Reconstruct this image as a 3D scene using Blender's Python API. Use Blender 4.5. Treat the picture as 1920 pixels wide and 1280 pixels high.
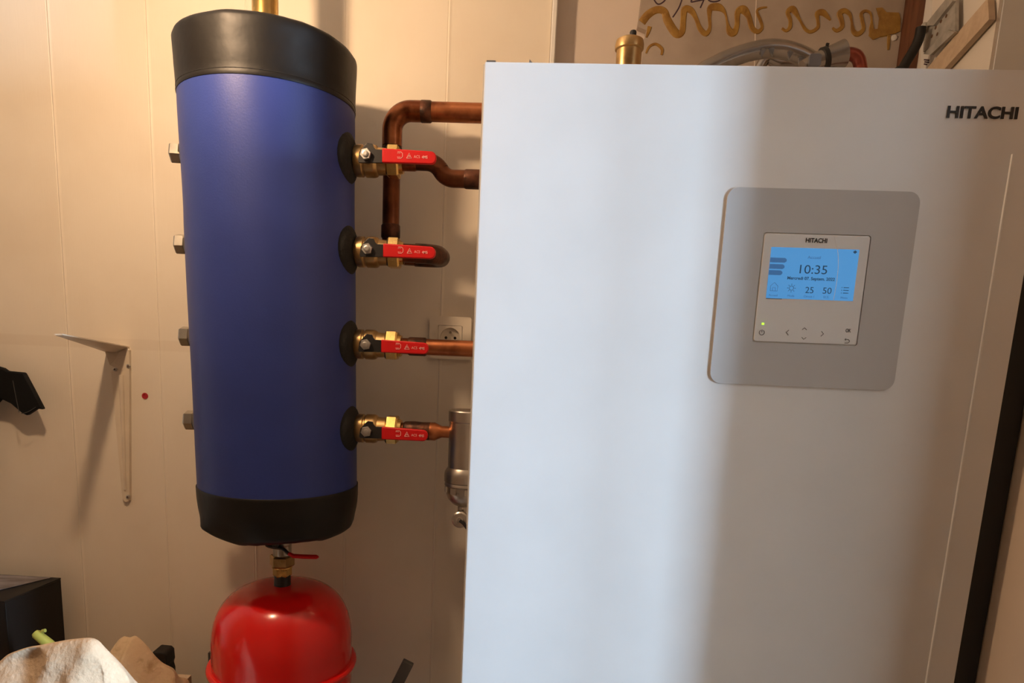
import bpy, bmesh, math, random
from mathutils import Vector, Matrix
import mathutils.noise as mn

for o in list(bpy.data.objects):
    bpy.data.objects.remove(o, do_unlink=True)
scene = bpy.context.scene
C = scene.collection
PI = math.pi
random.seed(7)

# ------------------------------------------------------------------ camera
FPX, CX, CY = 1261.27, 913.77, 865.55           # focal length and principal point for 1920x1280
PITCH, ROLL, YAW = .17088, .0420, .035134
CAM = Vector((.0502, -1.4275, 1.50))
fw0 = Vector((-math.sin(YAW), math.cos(YAW), 0)); rt0 = Vector((math.cos(YAW), math.sin(YAW), 0))
fw = fw0*math.cos(PITCH) - Vector((0, 0, 1))*math.sin(PITCH)
up0 = fw0*math.sin(PITCH) + Vector((0, 0, 1))*math.cos(PITCH)
rt = rt0*math.cos(ROLL) + up0*math.sin(ROLL)
up = up0*math.cos(ROLL) - rt0*math.sin(ROLL)
cd = bpy.data.cameras.new('camera'); cam = bpy.data.objects.new('camera', cd); C.objects.link(cam)
cam.matrix_world = Matrix(((rt.x, up.x, -fw.x, CAM.x), (rt.y, up.y, -fw.y, CAM.y), (rt.z, up.z, -fw.z, CAM.z), (0, 0, 0, 1)))
cd.sensor_width = 36; cd.lens = FPX/1920*36
cd.shift_x = (960-CX)/1920; cd.shift_y = (CY-640)/1920
cd.clip_start = .02
scene.camera = cam

def at(px, py, y):                               # measured point -> place on the plane at distance y from the back wall
    r = fw + rt*((px-CX)/FPX) - up*((py-CY)/FPX)
    return CAM + r*((y-CAM.y)/r.y)

# ------------------------------------------------------------------ light and exposure
scene.view_settings.view_transform = 'Standard'
scene.view_settings.look = 'None'
scene.view_settings.gamma = 1
scene.view_settings.use_curve_mapping = False
scene.view_settings.exposure = 0.28
w = bpy.data.worlds.new('world'); scene.world = w; w.use_nodes = True
w.node_tree.nodes['Background'].inputs[0].default_value = (.55, .7, 1, 1)
w.node_tree.nodes['Background'].inputs[1].default_value = .6

LAMP = Vector((-.52, -.62, 2.145))                # bare bulb above the frame, in front of the tank
LAMP_W, LAMP_COL = 15.5, (1, .67, .40)
DAY_COL = (.56, .77, 1)
def daylight(name, loc, sx, sy, watts):
    l = bpy.data.lights.new(name, 'AREA'); l.shape = 'RECTANGLE'; l.size = sx; l.size_y = sy
    l.energy = watts; l.color = DAY_COL
    o = bpy.data.objects.new(name, l); C.objects.link(o); o.location = loc
    o.rotation_euler = (PI/2, 0, PI/2)           # emits towards -x, into the room
    return o
# the two casements of the window in the room beyond the doorway on the right
daylight('window_casement_near_offscreen', (2.53, -1.54, 1.45), .24, 1.30, 140)
daylight('window_casement_far_offscreen', (2.53, -1.88, 1.45), .24, 1.30, 140)

# ------------------------------------------------------------------ materials
def mat(name, col, rough=.5, metal=0, spec=.5, var=0, vscale=12, bump=0, bscale=60, coat=0, col2=None, stretch=None,
        emit=None, trans=0, detail=4, ramp=(.35, .65), rvar=0):
    m = bpy.data.materials.new(name); m.use_nodes = True
    nt = m.node_tree; b = nt.nodes['Principled BSDF']; L = nt.links.new
    b.inputs['Base Color'].default_value = (*col, 1); b.inputs['Roughness'].default_value = rough
    b.inputs['Metallic'].default_value = metal; b.inputs['Specular IOR Level'].default_value = spec
    b.inputs['Coat Weight'].default_value = coat; b.inputs['Coat Roughness'].default_value = .05
    b.inputs['Transmission Weight'].default_value = trans
    if emit:
        b.inputs['Emission Color'].default_value = (*emit[0], 1); b.inputs['Emission Strength'].default_value = emit[1]
    if var or col2 or bump or rvar:
        tc = nt.nodes.new('ShaderNodeTexCoord'); mp = nt.nodes.new('ShaderNodeMapping')
        L(tc.outputs['Object'], mp.inputs[0])
        if stretch: mp.inputs['Scale'].default_value = stretch
    if var or col2 or rvar:
        n = nt.nodes.new('ShaderNodeTexNoise'); n.inputs['Scale'].default_value = vscale; n.inputs['Detail'].default_value = detail
        L(mp.outputs[0], n.inputs['Vector'])
        cr = nt.nodes.new('ShaderNodeValToRGB'); cr.color_ramp.elements[0].position = ramp[0]; cr.color_ramp.elements[1].position = ramp[1]
        c2 = col2 if col2 else tuple(c*(1-var) for c in col)
        cr.color_ramp.elements[0].color = (*c2, 1); cr.color_ramp.elements[1].color = (*col, 1)
        L(n.outputs['Fac'], cr.inputs[0]); L(cr.outputs[0], b.inputs['Base Color'])
        if rvar:
            mr = nt.nodes.new('ShaderNodeMapRange'); mr.inputs['To Min'].default_value = rough-rvar; mr.inputs['To Max'].default_value = rough+rvar
            L(n.outputs['Fac'], mr.inputs[0]); L(mr.outputs[0], b.inputs['Roughness'])
    if bump:
        n2 = nt.nodes.new('ShaderNodeTexNoise'); n2.inputs['Scale'].default_value = bscale; n2.inputs['Detail'].default_value = 5
        L(mp.outputs[0], n2.inputs['Vector'])
        bp = nt.nodes.new('ShaderNodeBump'); bp.inputs['Strength'].default_value = bump; bp.inputs['Distance'].default_value = .004
        L(n2.outputs['Fac'], bp.inputs['Height']); L(bp.outputs[0], b.inputs['Normal'])
    return m

def pvc_material():
    m = mat('cream_pvc', (.80, .72, .60), rough=.42, spec=.35, bump=.05, bscale=25, stretch=(18, 1, .5))
    nt = m.node_tree; b = nt.nodes['Principled BSDF']; L = nt.links.new
    tc = nt.nodes.new('ShaderNodeTexCoord'); sep = nt.nodes.new('ShaderNodeSeparateXYZ'); L(tc.outputs['Object'], sep.inputs[0])
    # old dusty mark where a shelf board once touched the cladding
    def band(v, lo, hi, soft):
        a = nt.nodes.new('ShaderNodeMapRange'); a.interpolation_type = 'SMOOTHSTEP'
        a.inputs['From Min'].default_value = lo-soft; a.inputs['From Max'].default_value = lo; L(v, a.inputs[0])
        c = nt.nodes.new('ShaderNodeMapRange'); c.interpolation_type = 'SMOOTHSTEP'
        c.inputs['From Min'].default_value = hi+soft; c.inputs['From Max'].default_value = hi; L(v, c.inputs[0])
        mu = nt.nodes.new('ShaderNodeMath'); mu.operation = 'MULTIPLY'; L(a.outputs[0], mu.inputs[0]); L(c.outputs[0], mu.inputs[1])
        return mu.outputs[0]
    bz = band(sep.outputs['Z'], 1.462, 1.480, .004); bx_ = band(sep.outputs['X'], -2, -.56, .05)
    mu = nt.nodes.new('ShaderNodeMath'); mu.operation = 'MULTIPLY'; L(bz, mu.inputs[0]); L(bx_, mu.inputs[1])
    n = nt.nodes.new('ShaderNodeTexNoise'); n.inputs['Scale'].default_value = 5; n.inputs['Detail'].default_value = 6; L(tc.outputs['Object'], n.inputs['Vector'])
    cr = nt.nodes.new('ShaderNodeValToRGB'); cr.color_ramp.elements[0].position = .3; cr.color_ramp.elements[1].position = .55
    cr.color_ramp.elements[0].color = (.755, .665, .54, 1); cr.color_ramp.elements[1].color = (.80, .72, .60, 1); L(n.outputs['Fac'], cr.inputs[0])
    mx = nt.nodes.new('ShaderNodeMix'); mx.data_type = 'RGBA'; mx.inputs['B'].default_value = (.66, .56, .44, 1)
    m2 = nt.nodes.new('ShaderNodeMath'); m2.operation = 'MULTIPLY'; m2.inputs[1].default_value = .3; L(mu.outputs[0], m2.inputs[0])
    L(m2.outputs[0], mx.inputs['Factor']); L(cr.outputs[0], mx.inputs['A']); L(mx.outputs['Result'], b.inputs['Base Color'])
    return m

M = dict(
    pvc=pvc_material(),
    plaster=mat('plaster', (.74, .64, .56), rough=.85, var=.06, vscale=6, bump=.1, bscale=90),
    roomwall=mat('room_wall', (.66, .53, .41), rough=.8, var=.05, vscale=3),
    floor=mat('floor_tile', (.36, .30, .25), rough=.5, var=.2, vscale=7),
    ceil=mat('ceiling', (.82, .80, .76), rough=.9, var=.03),
    white=mat('white_trim', (.84, .82, .78), rough=.4, var=.04, vscale=9),
    blue=mat('blue_vinyl', (.027, .050, .255), rough=.46, spec=.4, var=.18, vscale=5, bump=.06, bscale=350),
    black_vinyl=mat('black_vinyl', (.0075, .0062, .0053), rough=.48, spec=.32, bump=.22, bscale=30, var=.3, vscale=14),
    foam=mat('black_foam', (.012, .011, .010), rough=.85, bump=.5, bscale=120),
    brass=mat('brass', (.80, .52, .18), rough=.26, metal=1, var=.25, vscale=30, rvar=.08),
    brass_old=mat('tarnished_brass', (.62, .42, .19), rough=.36, metal=1, col2=(.30, .19, .08), vscale=26, rvar=.1),
    nickel=mat('nickel', (.44, .41, .36), rough=.28, metal=1, var=.25, vscale=40),
    zinc=mat('zinc', (.62, .61, .58), rough=.42, metal=1, var=.3, vscale=35),
    stainless=mat('stainless', (.56, .51, .45), rough=.34, metal=1, var=.15, vscale=18),
    black_steel=mat('black_lever', (.013, .012, .012), rough=.42, spec=.5),
    red_grip=mat('red_vinyl', (.60, .010, .012), rough=.45, spec=.3, var=.1, vscale=40),
    mark=mat('pink_print', (.86, .42, .40), rough=.6),
    copper=mat('copper', (.50, .18, .075), rough=.33, metal=1, col2=(.17, .052, .022), vscale=22, detail=6, ramp=(.36, .60), rvar=.1),
    copper_dark=mat('burnt_copper', (.13, .048, .024), rough=.45, metal=.7, col2=(.028, .015, .010), vscale=45, detail=6, bump=.25, bscale=120),
    red_paint=mat('red_enamel', (.76, .009, .008), rough=.2, spec=.5, coat=.25, var=.06, vscale=4),
    unit_white=mat('unit_white', (.80, .79, .77), rough=.38, spec=.45, var=.045, vscale=9, detail=7),
    unit_side=mat('unit_side', (.74, .72, .69), rough=.5),
    bezel=mat('bezel_grey', (.56, .545, .53), rough=.42, spec=.4, var=.03, vscale=12),
    ctrl=mat('controller_white', (.80, .79, .77), rough=.28, spec=.5),
    rust=mat('rusty_steel', (.16, .085, .045), rough=.8, var=.3, vscale=60),
    logo=mat('logo_black', (.012, .009, .008), rough=.5),
    icon=mat('icon_grey', (.09, .085, .085), rough=.6),
    black=mat('matt_black', (.008, .007, .0065), rough=.6),
    screen=mat('lcd', (.04, .10, .17), rough=.25, emit=((.07, .28, .60), .72)),
    lcd_dark=mat('lcd_ink', (.012, .03, .06), rough=.3, emit=((.02, .07, .14), .5)),
    lcd_mid=mat('lcd_soft_ink', (.03, .07, .13), rough=.3, emit=((.04, .14, .33), .6)),
    led=mat('led', (.3, .6, .05), rough=.3, emit=((.48, .95, .06), 1.1)),
    film=mat('film_edge', (.85, .85, .85), rough=.25),
    board=mat('stained_board', (.50, .425, .36), rough=.75, col2=(.38, .31, .255), vscale=9, detail=7, bump=.1, bscale=70),
    glue=mat('dried_glue', (.40, .225, .042), rough=.5, col2=(.27, .13, .022), vscale=50, bump=.3, bscale=160),
    pen=mat('dark_marker', (.055, .028, .045), rough=.7),
    redwood=mat('red_brown_wood', (.20, .075, .032), rough=.55, col2=(.10, .034, .015), vscale=14, stretch=(6, 6, .5)),
    wood=mat('pale_wood', (.64, .50, .36), rough=.6, col2=(.56, .42, .29), vscale=10, stretch=(1, 8, 8), bump=.1),
    foam_grey=mat('grey_lagging', (.34, .31, .285), rough=.24, metal=.9, var=.2, vscale=20, bump=.12, bscale=40),
    tape=mat('silver_tape', (.16, .16, .17), rough=.35, metal=.5, bump=.4, bscale=50),
    rubber=mat('rubber', (.012, .011, .011), rough=.55),
    bulb=mat('bulb_glass', (1, .9, .75), rough=.3, emit=((1, .67, .40), 8)),
    cloth=mat('cream_suede', (.66, .50, .345), rough=.95, spec=.15, col2=(.52, .38, .25), vscale=16, detail=7, bump=.6, bscale=120),
    cloth2=mat('tan_suede', (.66, .49, .31), rough=.95, spec=.15, col2=(.42, .28, .15), vscale=34, detail=7, bump=.6, bscale=110, ramp=(.28, .46)),
    jacket=mat('black_fabric', (.004, .0038, .0036), rough=.75, spec=.2),
    thread=mat('grey_thread', (.06, .055, .05), rough=.8),
    box=mat('black_card', (.0075, .006, .005), rough=.5, spec=.3),
    boxtop=mat('glossy_print', (.09, .075, .075), rough=.22, col2=(.22, .20, .22), vscale=9, stretch=(1, 5, 1)),
    plastic_cream=mat('cream_plastic', (.78, .70, .58), rough=.35),
    bracket=mat('cream_enamel', (.74, .64, .50), rough=.35, var=.1, vscale=20),
    redplug=mat('red_plug', (.42, .02, .03), rough=.5),
    yellow=mat('yellow_green_plastic', (.42, .42, .08), rough=.5, var=.2, vscale=30),
    grey_bar=mat('grey_bar', (.085, .08, .075), rough=.45, var=.2, vscale=20),
    bench=mat('bench_wood', (.40, .28, .17), rough=.6, col2=(.28, .18, .1), vscale=8, stretch=(1, 8, 8)),
    glass=mat('glass', (.9, .95, 1), rough=.02, trans=1),
)
M['copper_old'] = mat('aged_copper', (.22, .075, .032), rough=.38, metal=.9, col2=(.06, .021, .011), vscale=20, detail=6, rvar=.1)
M['red_copper'] = mat('red_copper', (.36, .085, .055), rough=.25, metal=.6, var=.3, vscale=20)
M['pierwhite'] = mat('grey_white_paint', (.80, .80, .79), rough=.5, var=.03, vscale=8)
M['galv'] = mat('galvanised', (.52, .50, .46), rough=.55, metal=.25, var=.3, vscale=50)
M['boardwhite'] = mat('white_sheet', (.80, .74, .66), rough=.7, var=.05, vscale=8)

# ------------------------------------------------------------------ helpers
class MB:
    def __init__(self): self.v = []; self.f = []
    def add(self, vs, fs):
        n = len(self.v); self.v += [Vector(a) for a in vs]; self.f += [[i+n for i in f] for f in fs]; return self
    def box(self, a, b, bev=0):
        a, b = Vector(a), Vector(b)
        if bev <= 0:
            vs = [(x, y, z) for x in (a.x, b.x) for y in (a.y, b.y) for z in (a.z, b.z)]
            return self.add(vs, [(0, 1, 3, 2), (4, 6, 7, 5), (0, 4, 5, 1), (2, 3, 7, 6), (0, 2, 6, 4), (1, 5, 7, 3)])
        bm = bmesh.new(); bmesh.ops.create_cube(bm, size=1)
        for v in bm.verts: v.co = Vector(((a.x+b.x)/2+v.co.x*(b.x-a.x), (a.y+b.y)/2+v.co.y*(b.y-a.y), (a.z+b.z)/2+v.co.z*(b.z-a.z)))
        bmesh.ops.bevel(bm, geom=bm.edges[:], offset=bev, segments=2, affect='EDGES', profile=.6)
        self.bm(bm); return self
    def bm(self, bm):
        bm.verts.ensure_lookup_table(); bm.verts.index_update()
        self.add([v.co.copy() for v in bm.verts], [[v.index for v in f.verts] for f in bm.faces]); bm.free(); return self
    def lathe(self, prof, o=(0, 0, 0), ax=(0, 0, 1), n=32, xa=None):      # prof: (radius, height) pairs along the axis
        o, ax = Vector(o), Vector(ax).normalized()
        x = Vector(xa) if xa else ax.orthogonal(); x = (x-ax*x.dot(ax)).normalized(); y = ax.cross(x)
        vs = []; fs = []
        for r, h in prof:
            for k in range(n):
                t = 2*PI*k/n; vs.append(o+ax*h+(x*math.cos(t)+y*math.sin(t))*max(r, 1e-5))
        m = len(prof)
        for i in range(m-1):
            for k in range(n):
                k2 = (k+1) % n; fs.append((i*n+k, i*n+k2, (i+1)*n+k2, (i+1)*n+k))
        fs.append(tuple(range(n-1, -1, -1))); fs.append(tuple((m-1)*n+k for k in range(n)))
        return self.add(vs, fs)
    def hexa(self, o, ax, r, h0, h1, xa=None, c=.12):
        d = (h1-h0); e = min(r*c, d*.3)
        return self.lathe([(r*.9, h0), (r, h0+e), (r, h1-e), (r*.9, h1)], o, ax, 6, xa)
    def tube(self, pts, r, n=16, rad=None, caps=True):
        pts = [Vector(p) for p in pts]; m = len(pts); vs = []; fs = []
        tg = [(pts[min(i+1, m-1)]-pts[max(i-1, 0)]).normalized() for i in range(m)]
        x = tg[0].orthogonal().normalized()
        for i in range(m):
            x = (x-tg[i]*x.dot(tg[i])).normalized(); y = tg[i].cross(x); rr = rad[i] if rad else r
            for k in range(n):
                t = 2*PI*k/n; vs.append(pts[i]+(x*math.cos(t)+y*math.sin(t))*rr)
        for i in range(m-1):
            for k in range(n):
                k2 = (k+1) % n; fs.append((i*n+k, i*n+k2, (i+1)*n+k2, (i+1)*n+k))
        if caps: fs.append(tuple(range(n-1, -1, -1))); fs.append(tuple((m-1)*n+k for k in range(n)))
        return self.add(vs, fs)
    def prism(self, poly, o, ex, ey, ez, d0, d1):                          # outline in (ex,ey), extruded along ez
        o, ex, ey, ez = Vector(o), Vector(ex), Vector(ey), Vector(ez); n = len(poly)
        vs = [o+ex*a+ey*b+ez*d0 for a, b in poly]+[o+ex*a+ey*b+ez*d1 for a, b in poly]
        fs = [tuple(range(n-1, -1, -1)), tuple(range(n, 2*n))]+[(k, (k+1) % n, n+(k+1) % n, n+k) for k in range(n)]
        return self.add(vs, fs)
    def bar(self, a, b, wd, th, side):                                     # rectangular bar from a to b
        a, b = Vector(a), Vector(b); d = (b-a).normalized(); s = Vector(side); s = (s-d*s.dot(d)).normalized(); t = d.cross(s)
        vs = [p+s*wd*i/2+t*th*j/2 for p in (a, b) for i, j in ((-1, -1), (1, -1), (1, 1), (-1, 1))]
        return self.add(vs, [(3, 2, 1, 0), (4, 5, 6, 7)]+[(k, (k+1) % 4, 4+(k+1) % 4, 4+k) for k in range(4)])
    def ribbon(self, pts, ws, nrm, th):                                    # flat strip with its own width at each point
        pts = [Vector(p) for p in pts]; nrm = Vector(nrm); m = len(pts); vs = []; fs = []
        for i in range(m):
            t = (pts[min(i+1, m-1)]-pts[max(i-1, 0)]).normalized(); s = t.cross(nrm).normalized()
            for a, h in ((-.5, 0), (-.38, th), (.38, th), (.5, 0)): vs.append(pts[i]+s*ws[i]*a+nrm*h*(1+.02*(i % 5)))
        for i in range(m-1):
            for k in range(4): fs.append((i*4+k, (i+1)*4+k, (i+1)*4+(k+1) % 4, i*4+(k+1) % 4))
        fs += [(3, 2, 1, 0), tuple((m-1)*4+k for k in range(4))]
        return self.add(vs, fs)

def base_of(p):
    while p.parent: p = p.parent
    return p
def obj(name, mb, m, parent=None, smooth=False, angle=40, bevel=0):
    me = bpy.data.meshes.new(name)
    off = Vector((0, 0, 0))
    if parent is not None:
        r = base_of(parent)
        if not r.get('_local'): off = r.location
    me.from_pydata([v-off for v in mb.v], [], mb.f); me.validate()
    bm = bmesh.new(); bm.from_mesh(me); bmesh.ops.recalc_face_normals(bm, faces=bm.faces[:]); bm.to_mesh(me); bm.free()
    if smooth:
        for p in me.polygons: p.use_smooth = True
        me.set_sharp_from_angle(angle=math.radians(angle))
    me.materials.append(M[m])
    o = bpy.data.objects.new(name, me); C.objects.link(o)
    if parent is not None: o.parent = parent
    if bevel:
        b = o.modifiers.new('bevel', 'BEVEL'); b.width = bevel; b.segments = 2; b.limit_method = 'ANGLE'
    return o
def thing(name, loc, label, cat, group=None, rotz=0, local=False):
    o = bpy.data.objects.new(name, None); C.objects.link(o); o.location = loc; o.rotation_euler = (0, 0, rotz)
    o.empty_display_size = .05; o['label'] = label; o['category'] = cat
    if group: o['group'] = group
    if local: o['_local'] = 1
    return o
def tag(o, label, cat, group=None):
    o['label'] = label; o['category'] = cat
    if group: o['group'] = group
    return o
def struct(name, mb, m, parent=None, **k):
    o = obj(name, mb, m, parent, **k)
    if parent is None: o['kind'] = 'structure'
    return o
def text_mb(body, size, o, ex, ey, wscale=1, offset=0, align='CENTER', th=.0004, shear=0):
    cu = bpy.data.curves.new('t', 'FONT'); cu.body = body; cu.size = size; cu.align_x = align; cu.offset = offset; cu.extrude = th/2
    cu.resolution_u = 4; cu.shear = shear
    t = bpy.data.objects.new('t', cu); C.objects.link(t)
    dg = bpy.context.evaluated_depsgraph_get(); me = t.evaluated_get(dg).to_mesh()
    mb = MB(); ex, ey = Vector(ex), Vector(ey); ez = ex.cross(ey); o = Vector(o)
    mb.add([o+ex*v.co.x*wscale+ey*v.co.y+ez*v.co.z for v in me.vertices], [list(p.vertices) for p in me.polygons])
    t.evaluated_get(dg).to_mesh_clear(); bpy.data.objects.remove(t, do_unlink=True)
    return mb
def arc(c, a, b, r, t0, t1, n=8):
    c, a, b = Vector(c), Vector(a), Vector(b)
    return [c+a*r*math.cos(t0+(t1-t0)*k/n)+b*r*math.sin(t0+(t1-t0)*k/n) for k in range(n+1)]
def spline(P, n=6):                                                        # Catmull-Rom through the points (tuples of any length)
    out = []
    for i in range(len(P)-1):
        p0, p1, p2, p3 = P[max(i-1, 0)], P[i], P[i+1], P[min(i+2, len(P)-1)]
        for k in range(n):
            t = k/n
            out.append(tuple(.5*((2*b)+(-a+c)*t+(2*a-5*b+4*c-d)*t*t+(-a+3*b-3*c+d)*t**3) for a, b, c, d in zip(p0, p1, p2, p3)))
    out.append(tuple(P[-1])); return out
def fillet(P, r, n=8):                                                     # polyline with rounded corners
    P = [Vector(p) for p in P]; out = [P[0]]
    for i in range(1, len(P)-1):
        rr = r[i-1] if isinstance(r, (list, tuple)) else r
        a = (P[i-1]-P[i]).normalized(); b = (P[i+1]-P[i]).normalized(); ang = a.angle(b); d = rr/math.tan(ang/2)
        s, e = P[i]+a*d, P[i]+b*d; cen = P[i]+(a+b).normalized()*(rr/math.sin(ang/2))
        u = (s-cen).normalized(); w_ = (e-cen); w_ = (w_-u*w_.dot(u)).normalized(); tot = PI-ang
        out += [cen+(u*math.cos(tot*k/n)+w_*math.sin(tot*k/n))*rr for k in range(n+1)]
    out.append(P[-1]); return out
def rrect(u0, u1, z0, z1, r, n=6):
    out = []
    for cx, cz, t in ((u1-r, z1-r, 0), (u0+r, z1-r, 1), (u0+r, z0+r, 2), (u1-r, z0+r, 3)):
        for k in range(n+1):
            a = PI/2*(t+k/n); out.append((cx+r*math.cos(a), cz+r*math.sin(a)))
    return out
def holed(outlines, o, ex, ey, ez, d0, d1):                                # outer outline with openings, given thickness
    cu = bpy.data.curves.new('h', 'CURVE'); cu.dimensions = '2D'; cu.fill_mode = 'BOTH'; cu.extrude = (d1-d0)/2
    for pl in outlines:
        sp = cu.splines.new('POLY'); sp.points.add(len(pl)-1); sp.use_cyclic_u = True
        for q, (a, b) in zip(sp.points, pl): q.co = (a, b, 0, 1)
    t = bpy.data.objects.new('h', cu); C.objects.link(t)
    dg = bpy.context.evaluated_depsgraph_get(); me = t.evaluated_get(dg).to_mesh()
    o, ex, ey, ez = Vector(o), Vector(ex), Vector(ey), Vector(ez); mb = MB()
    mb.add([o+ex*v.co.x+ey*v.co.y+ez*(v.co.z+(d0+d1)/2) for v in me.vertices], [list(p.vertices) for p in me.polygons])
    t.evaluated_get(dg).to_mesh_clear(); bpy.data.objects.remove(t, do_unlink=True)
    bm = bmesh.new(); me = bpy.data.meshes.new('h'); me.from_pydata(mb.v, [], mb.f); bm.from_mesh(me)
    bmesh.ops.remove_doubles(bm, verts=bm.verts[:], dist=1e-6); bpy.data.meshes.remove(me)
    return MB().bm(bm)
def circ(x, z, r, n=24): return [(x+r*math.cos(2*PI*k/n), z+r*math.sin(2*PI*k/n)) for k in range(n)]
X, Y, Z = Vector((1, 0, 0)), Vector((0, 1, 0)), Vector((0, 0, 1))

# ------------------------------------------------------------------ the room
CEIL = 2.55
struct('floor', MB().box((-2.2, -3.2, -.1), (2.7, .3, 0)), 'floor')
struct('ceiling', MB().box((-2.2, -3.2, CEIL), (2.7, .3, CEIL+.1)), 'ceil')
wb = struct('wall_back', MB().box((-2.2, .012, 0), (.0975, .3, CEIL)).box((.0975, .034, 0), (2.7, .3, CEIL)), 'plaster')
SEAM0 = -.912
for k in range(-6, 5):                                    # cream PVC cladding boards, tongue-and-groove
    x0 = SEAM0+.2*k; x1 = x0+.2
    if x1 < -2.0: continue
    mb = MB().prism([(x0, .012), (x0, .0006), (x0+.0012, -.0002), (x0+.0032, -.0013), (x0+.0062, -.0002), (x0+.0085, 0), (x1-.0010, 0), (x1, .0006), (x1, .012)],
                    (0, 0, 0), X, Y, Z, .0, CEIL)
    obj('cladding_board', mb, 'pvc', wb, smooth=True, angle=25)
tr = struct('trim_1', MB().prism([(.0885, .046), (.0885, -.006), (.0905, -.008), (.0965, -.008), (.0985, -.006), (.0985, .046)], (0, 0, 0), X, Y, Z, 0, CEIL), 'white')
struct('wall_left', MB().box((-2.3, -3.2, 0), (-2.0, .3, CEIL)), 'roomwall')
struct('wall_front', MB().box((-2.2, -3.3, 0), (2.7, -3.0, CEIL)), 'roomwall')
# pier at the far right of the recess behind the unit
struct('wall_pier', MB().box((.79, -.23, 0), (2.7, .05, CEIL)), 'pierwhite')
# right-hand wall: short return beside the unit, narrow doorway shaped to steer daylight, wall again; partition added to shade pier
struct('wall_right', MB().box((.642, -.828, 0), (.80, -.575, CEIL)).box((.642, -3.1, 0), (.80, -1.16, CEIL)).box((.642, -1.16, 2.2), (.80, -.828, CEIL)).box((.80, -.62, 0), (1.05, -.575, CEIL)).box((1.0, -.575, 0), (1.05, -.2, CEIL)), 'roomwall')
struct('door_1', MB().box((.642, -.832, 0), (.81, -.828, 2.2)).box((.637, -1.165, 0), (.81, -1.16, 2.2)).box((.637, -1.16, 2.195), (.81, -.828, 2.2)), 'white')
# far wall of the neighbouring room with its two-casement window
struct('wall_far', MB().box((2.45, -3.2, 0), (2.52, .05, .78)).box((2.45, -3.2, 2.12), (2.52, .05, CEIL)).box((2.45, -3.2, .78), (2.52, -2.02, 2.12)).box((2.45, -1.40, .78), (2.52, .05, 2.12)), 'roomwall')
w1 = struct('window_1', MB().box((2.44, -2.05, .76), (2.525, -1.37, .80)).box((2.44, -2.05, 2.10), (2.525, -1.37, 2.14)).box((2.44, -2.05, .80), (2.525, -2.00, 2.10)).box((2.44, -1.42, .80), (2.525, -1.37, 2.10)).box((2.44, -1.76, .80), (2.525, -1.66, 2.10)), 'white')

# ------------------------------------------------------------------ bulb (above the frame)
lm = thing('pendant_bulb_offscreen', LAMP, 'bare warm light bulb hanging from the ceiling in front of the blue tank', 'lamp')
gl = obj('bulb_offscreen', MB().lathe([(.004, -.034), (.018, -.03), (.029, -.012), (.03, 0), (.026, .016), (.016, .036), (.013, .05)], LAMP, n=20), 'bulb', lm, smooth=True)
gl.visible_shadow = True
obj('socket', MB().lathe([(.014, .05), (.019, .052), (.019, .095), (.006, .105)], LAMP, n=16), 'black', lm, smooth=True)
obj('cord', MB().tube([LAMP+Z*.1, LAMP+Z*(CEIL-LAMP.z)], .003, 8), 'rubber', lm)
ld = bpy.data.lights.new('bulb_light_offscreen', 'POINT'); ld.energy = LAMP_W; ld.color = LAMP_COL; ld.shadow_soft_size = .028
lo = bpy.data.objects.new('bulb_light_offscreen', ld); C.objects.link(lo); lo.parent = lm; lo.location = (0, 0, -.065)

# ------------------------------------------------------------------ buffer tank
TC = Vector((-.387, -.200, 0))
def lean(z): return .0035-.011*(z-1.2295)/.66        # the tank hangs a touch out of plumb
tank = thing('buffer_tank', (TC.x, TC.y, 1.13), 'tall blue insulated cylinder tank with black vinyl end caps on the wall', 'tank')
prof = [(.142, 1.19)]
for i in range(25):
    z = 1.20+.72*i/24; prof.append((.1432+.0014*(z-1.2)/.7+.0009*math.sin(z*21)*(1 if z > 1.7 else .3), z))
jm = MB().lathe(prof, TC, n=72)
for v in jm.v: v.x += lean(v.z)
obj('jacket', jm, 'blue', tank, smooth=True)
def cap_mesh(prof, wr, seed, n=96):
    mb = MB().lathe(prof, (0, 0, 0), n=n)
    for v in mb.v:
        r = math.hypot(v.x, v.y); a = math.atan2(v.y, v.x)
        wgt = wr(v.z, r)
        d = mn.noise(Vector((math.cos(a)*2.2, math.sin(a)*2.2, v.z*16+seed)))*wgt+mn.noise(Vector((math.cos(a)*6, math.sin(a)*6, v.z*40+seed)))*wgt*.35
        if r > .02:
            v.x *= 1+d/r; v.y *= 1+d/r
        v.z += d*.9*(1 if r > .02 else .3)
        v.x += TC.x+lean(v.z); v.y += TC.y
    return mb
# top cap: stitched hem, walls flaring a little, soft rolled rim
tp = [(.1440, 1.888), (.1462, 1.8885), (.1468, 1.8915), (.1463, 1.8945)]+[(.1460+.0030*t, 1.896+.072*t) for t in (0, .15, .3, .45, .6, .75, .9, 1)]
tp += [(.1490-.011*(1-math.cos(t)), 1.968+.010*math.sin(t)) for t in (.4, .8, 1.2, 1.57)]+[(.12, 1.979), (.08, 1.980), (.03, 1.981), (0, 1.981)]
obj('top_cap', cap_mesh(tp, lambda z, r: .0028*max(0, min(1, (z-1.90)/.06))*(1 if z < 1.975 else .5), 3), 'black_vinyl', tank, smooth=True, angle=60)
bp_ = [(0, 1.141), (.03, 1.141), (.07, 1.142), (.10, 1.143)]+[(.1390-.024*(1-math.sin(t)), 1.160-.0165*math.cos(t)) for t in (0, .35, .7, 1.05, 1.4)]
bp_ += [(.1398, 1.172), (.1425, 1.184), (.1443, 1.195), (.1452, 1.210), (.1455, 1.224), (.1456, 1.2285), (.1445, 1.230), (.1430, 1.2295)]
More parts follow.
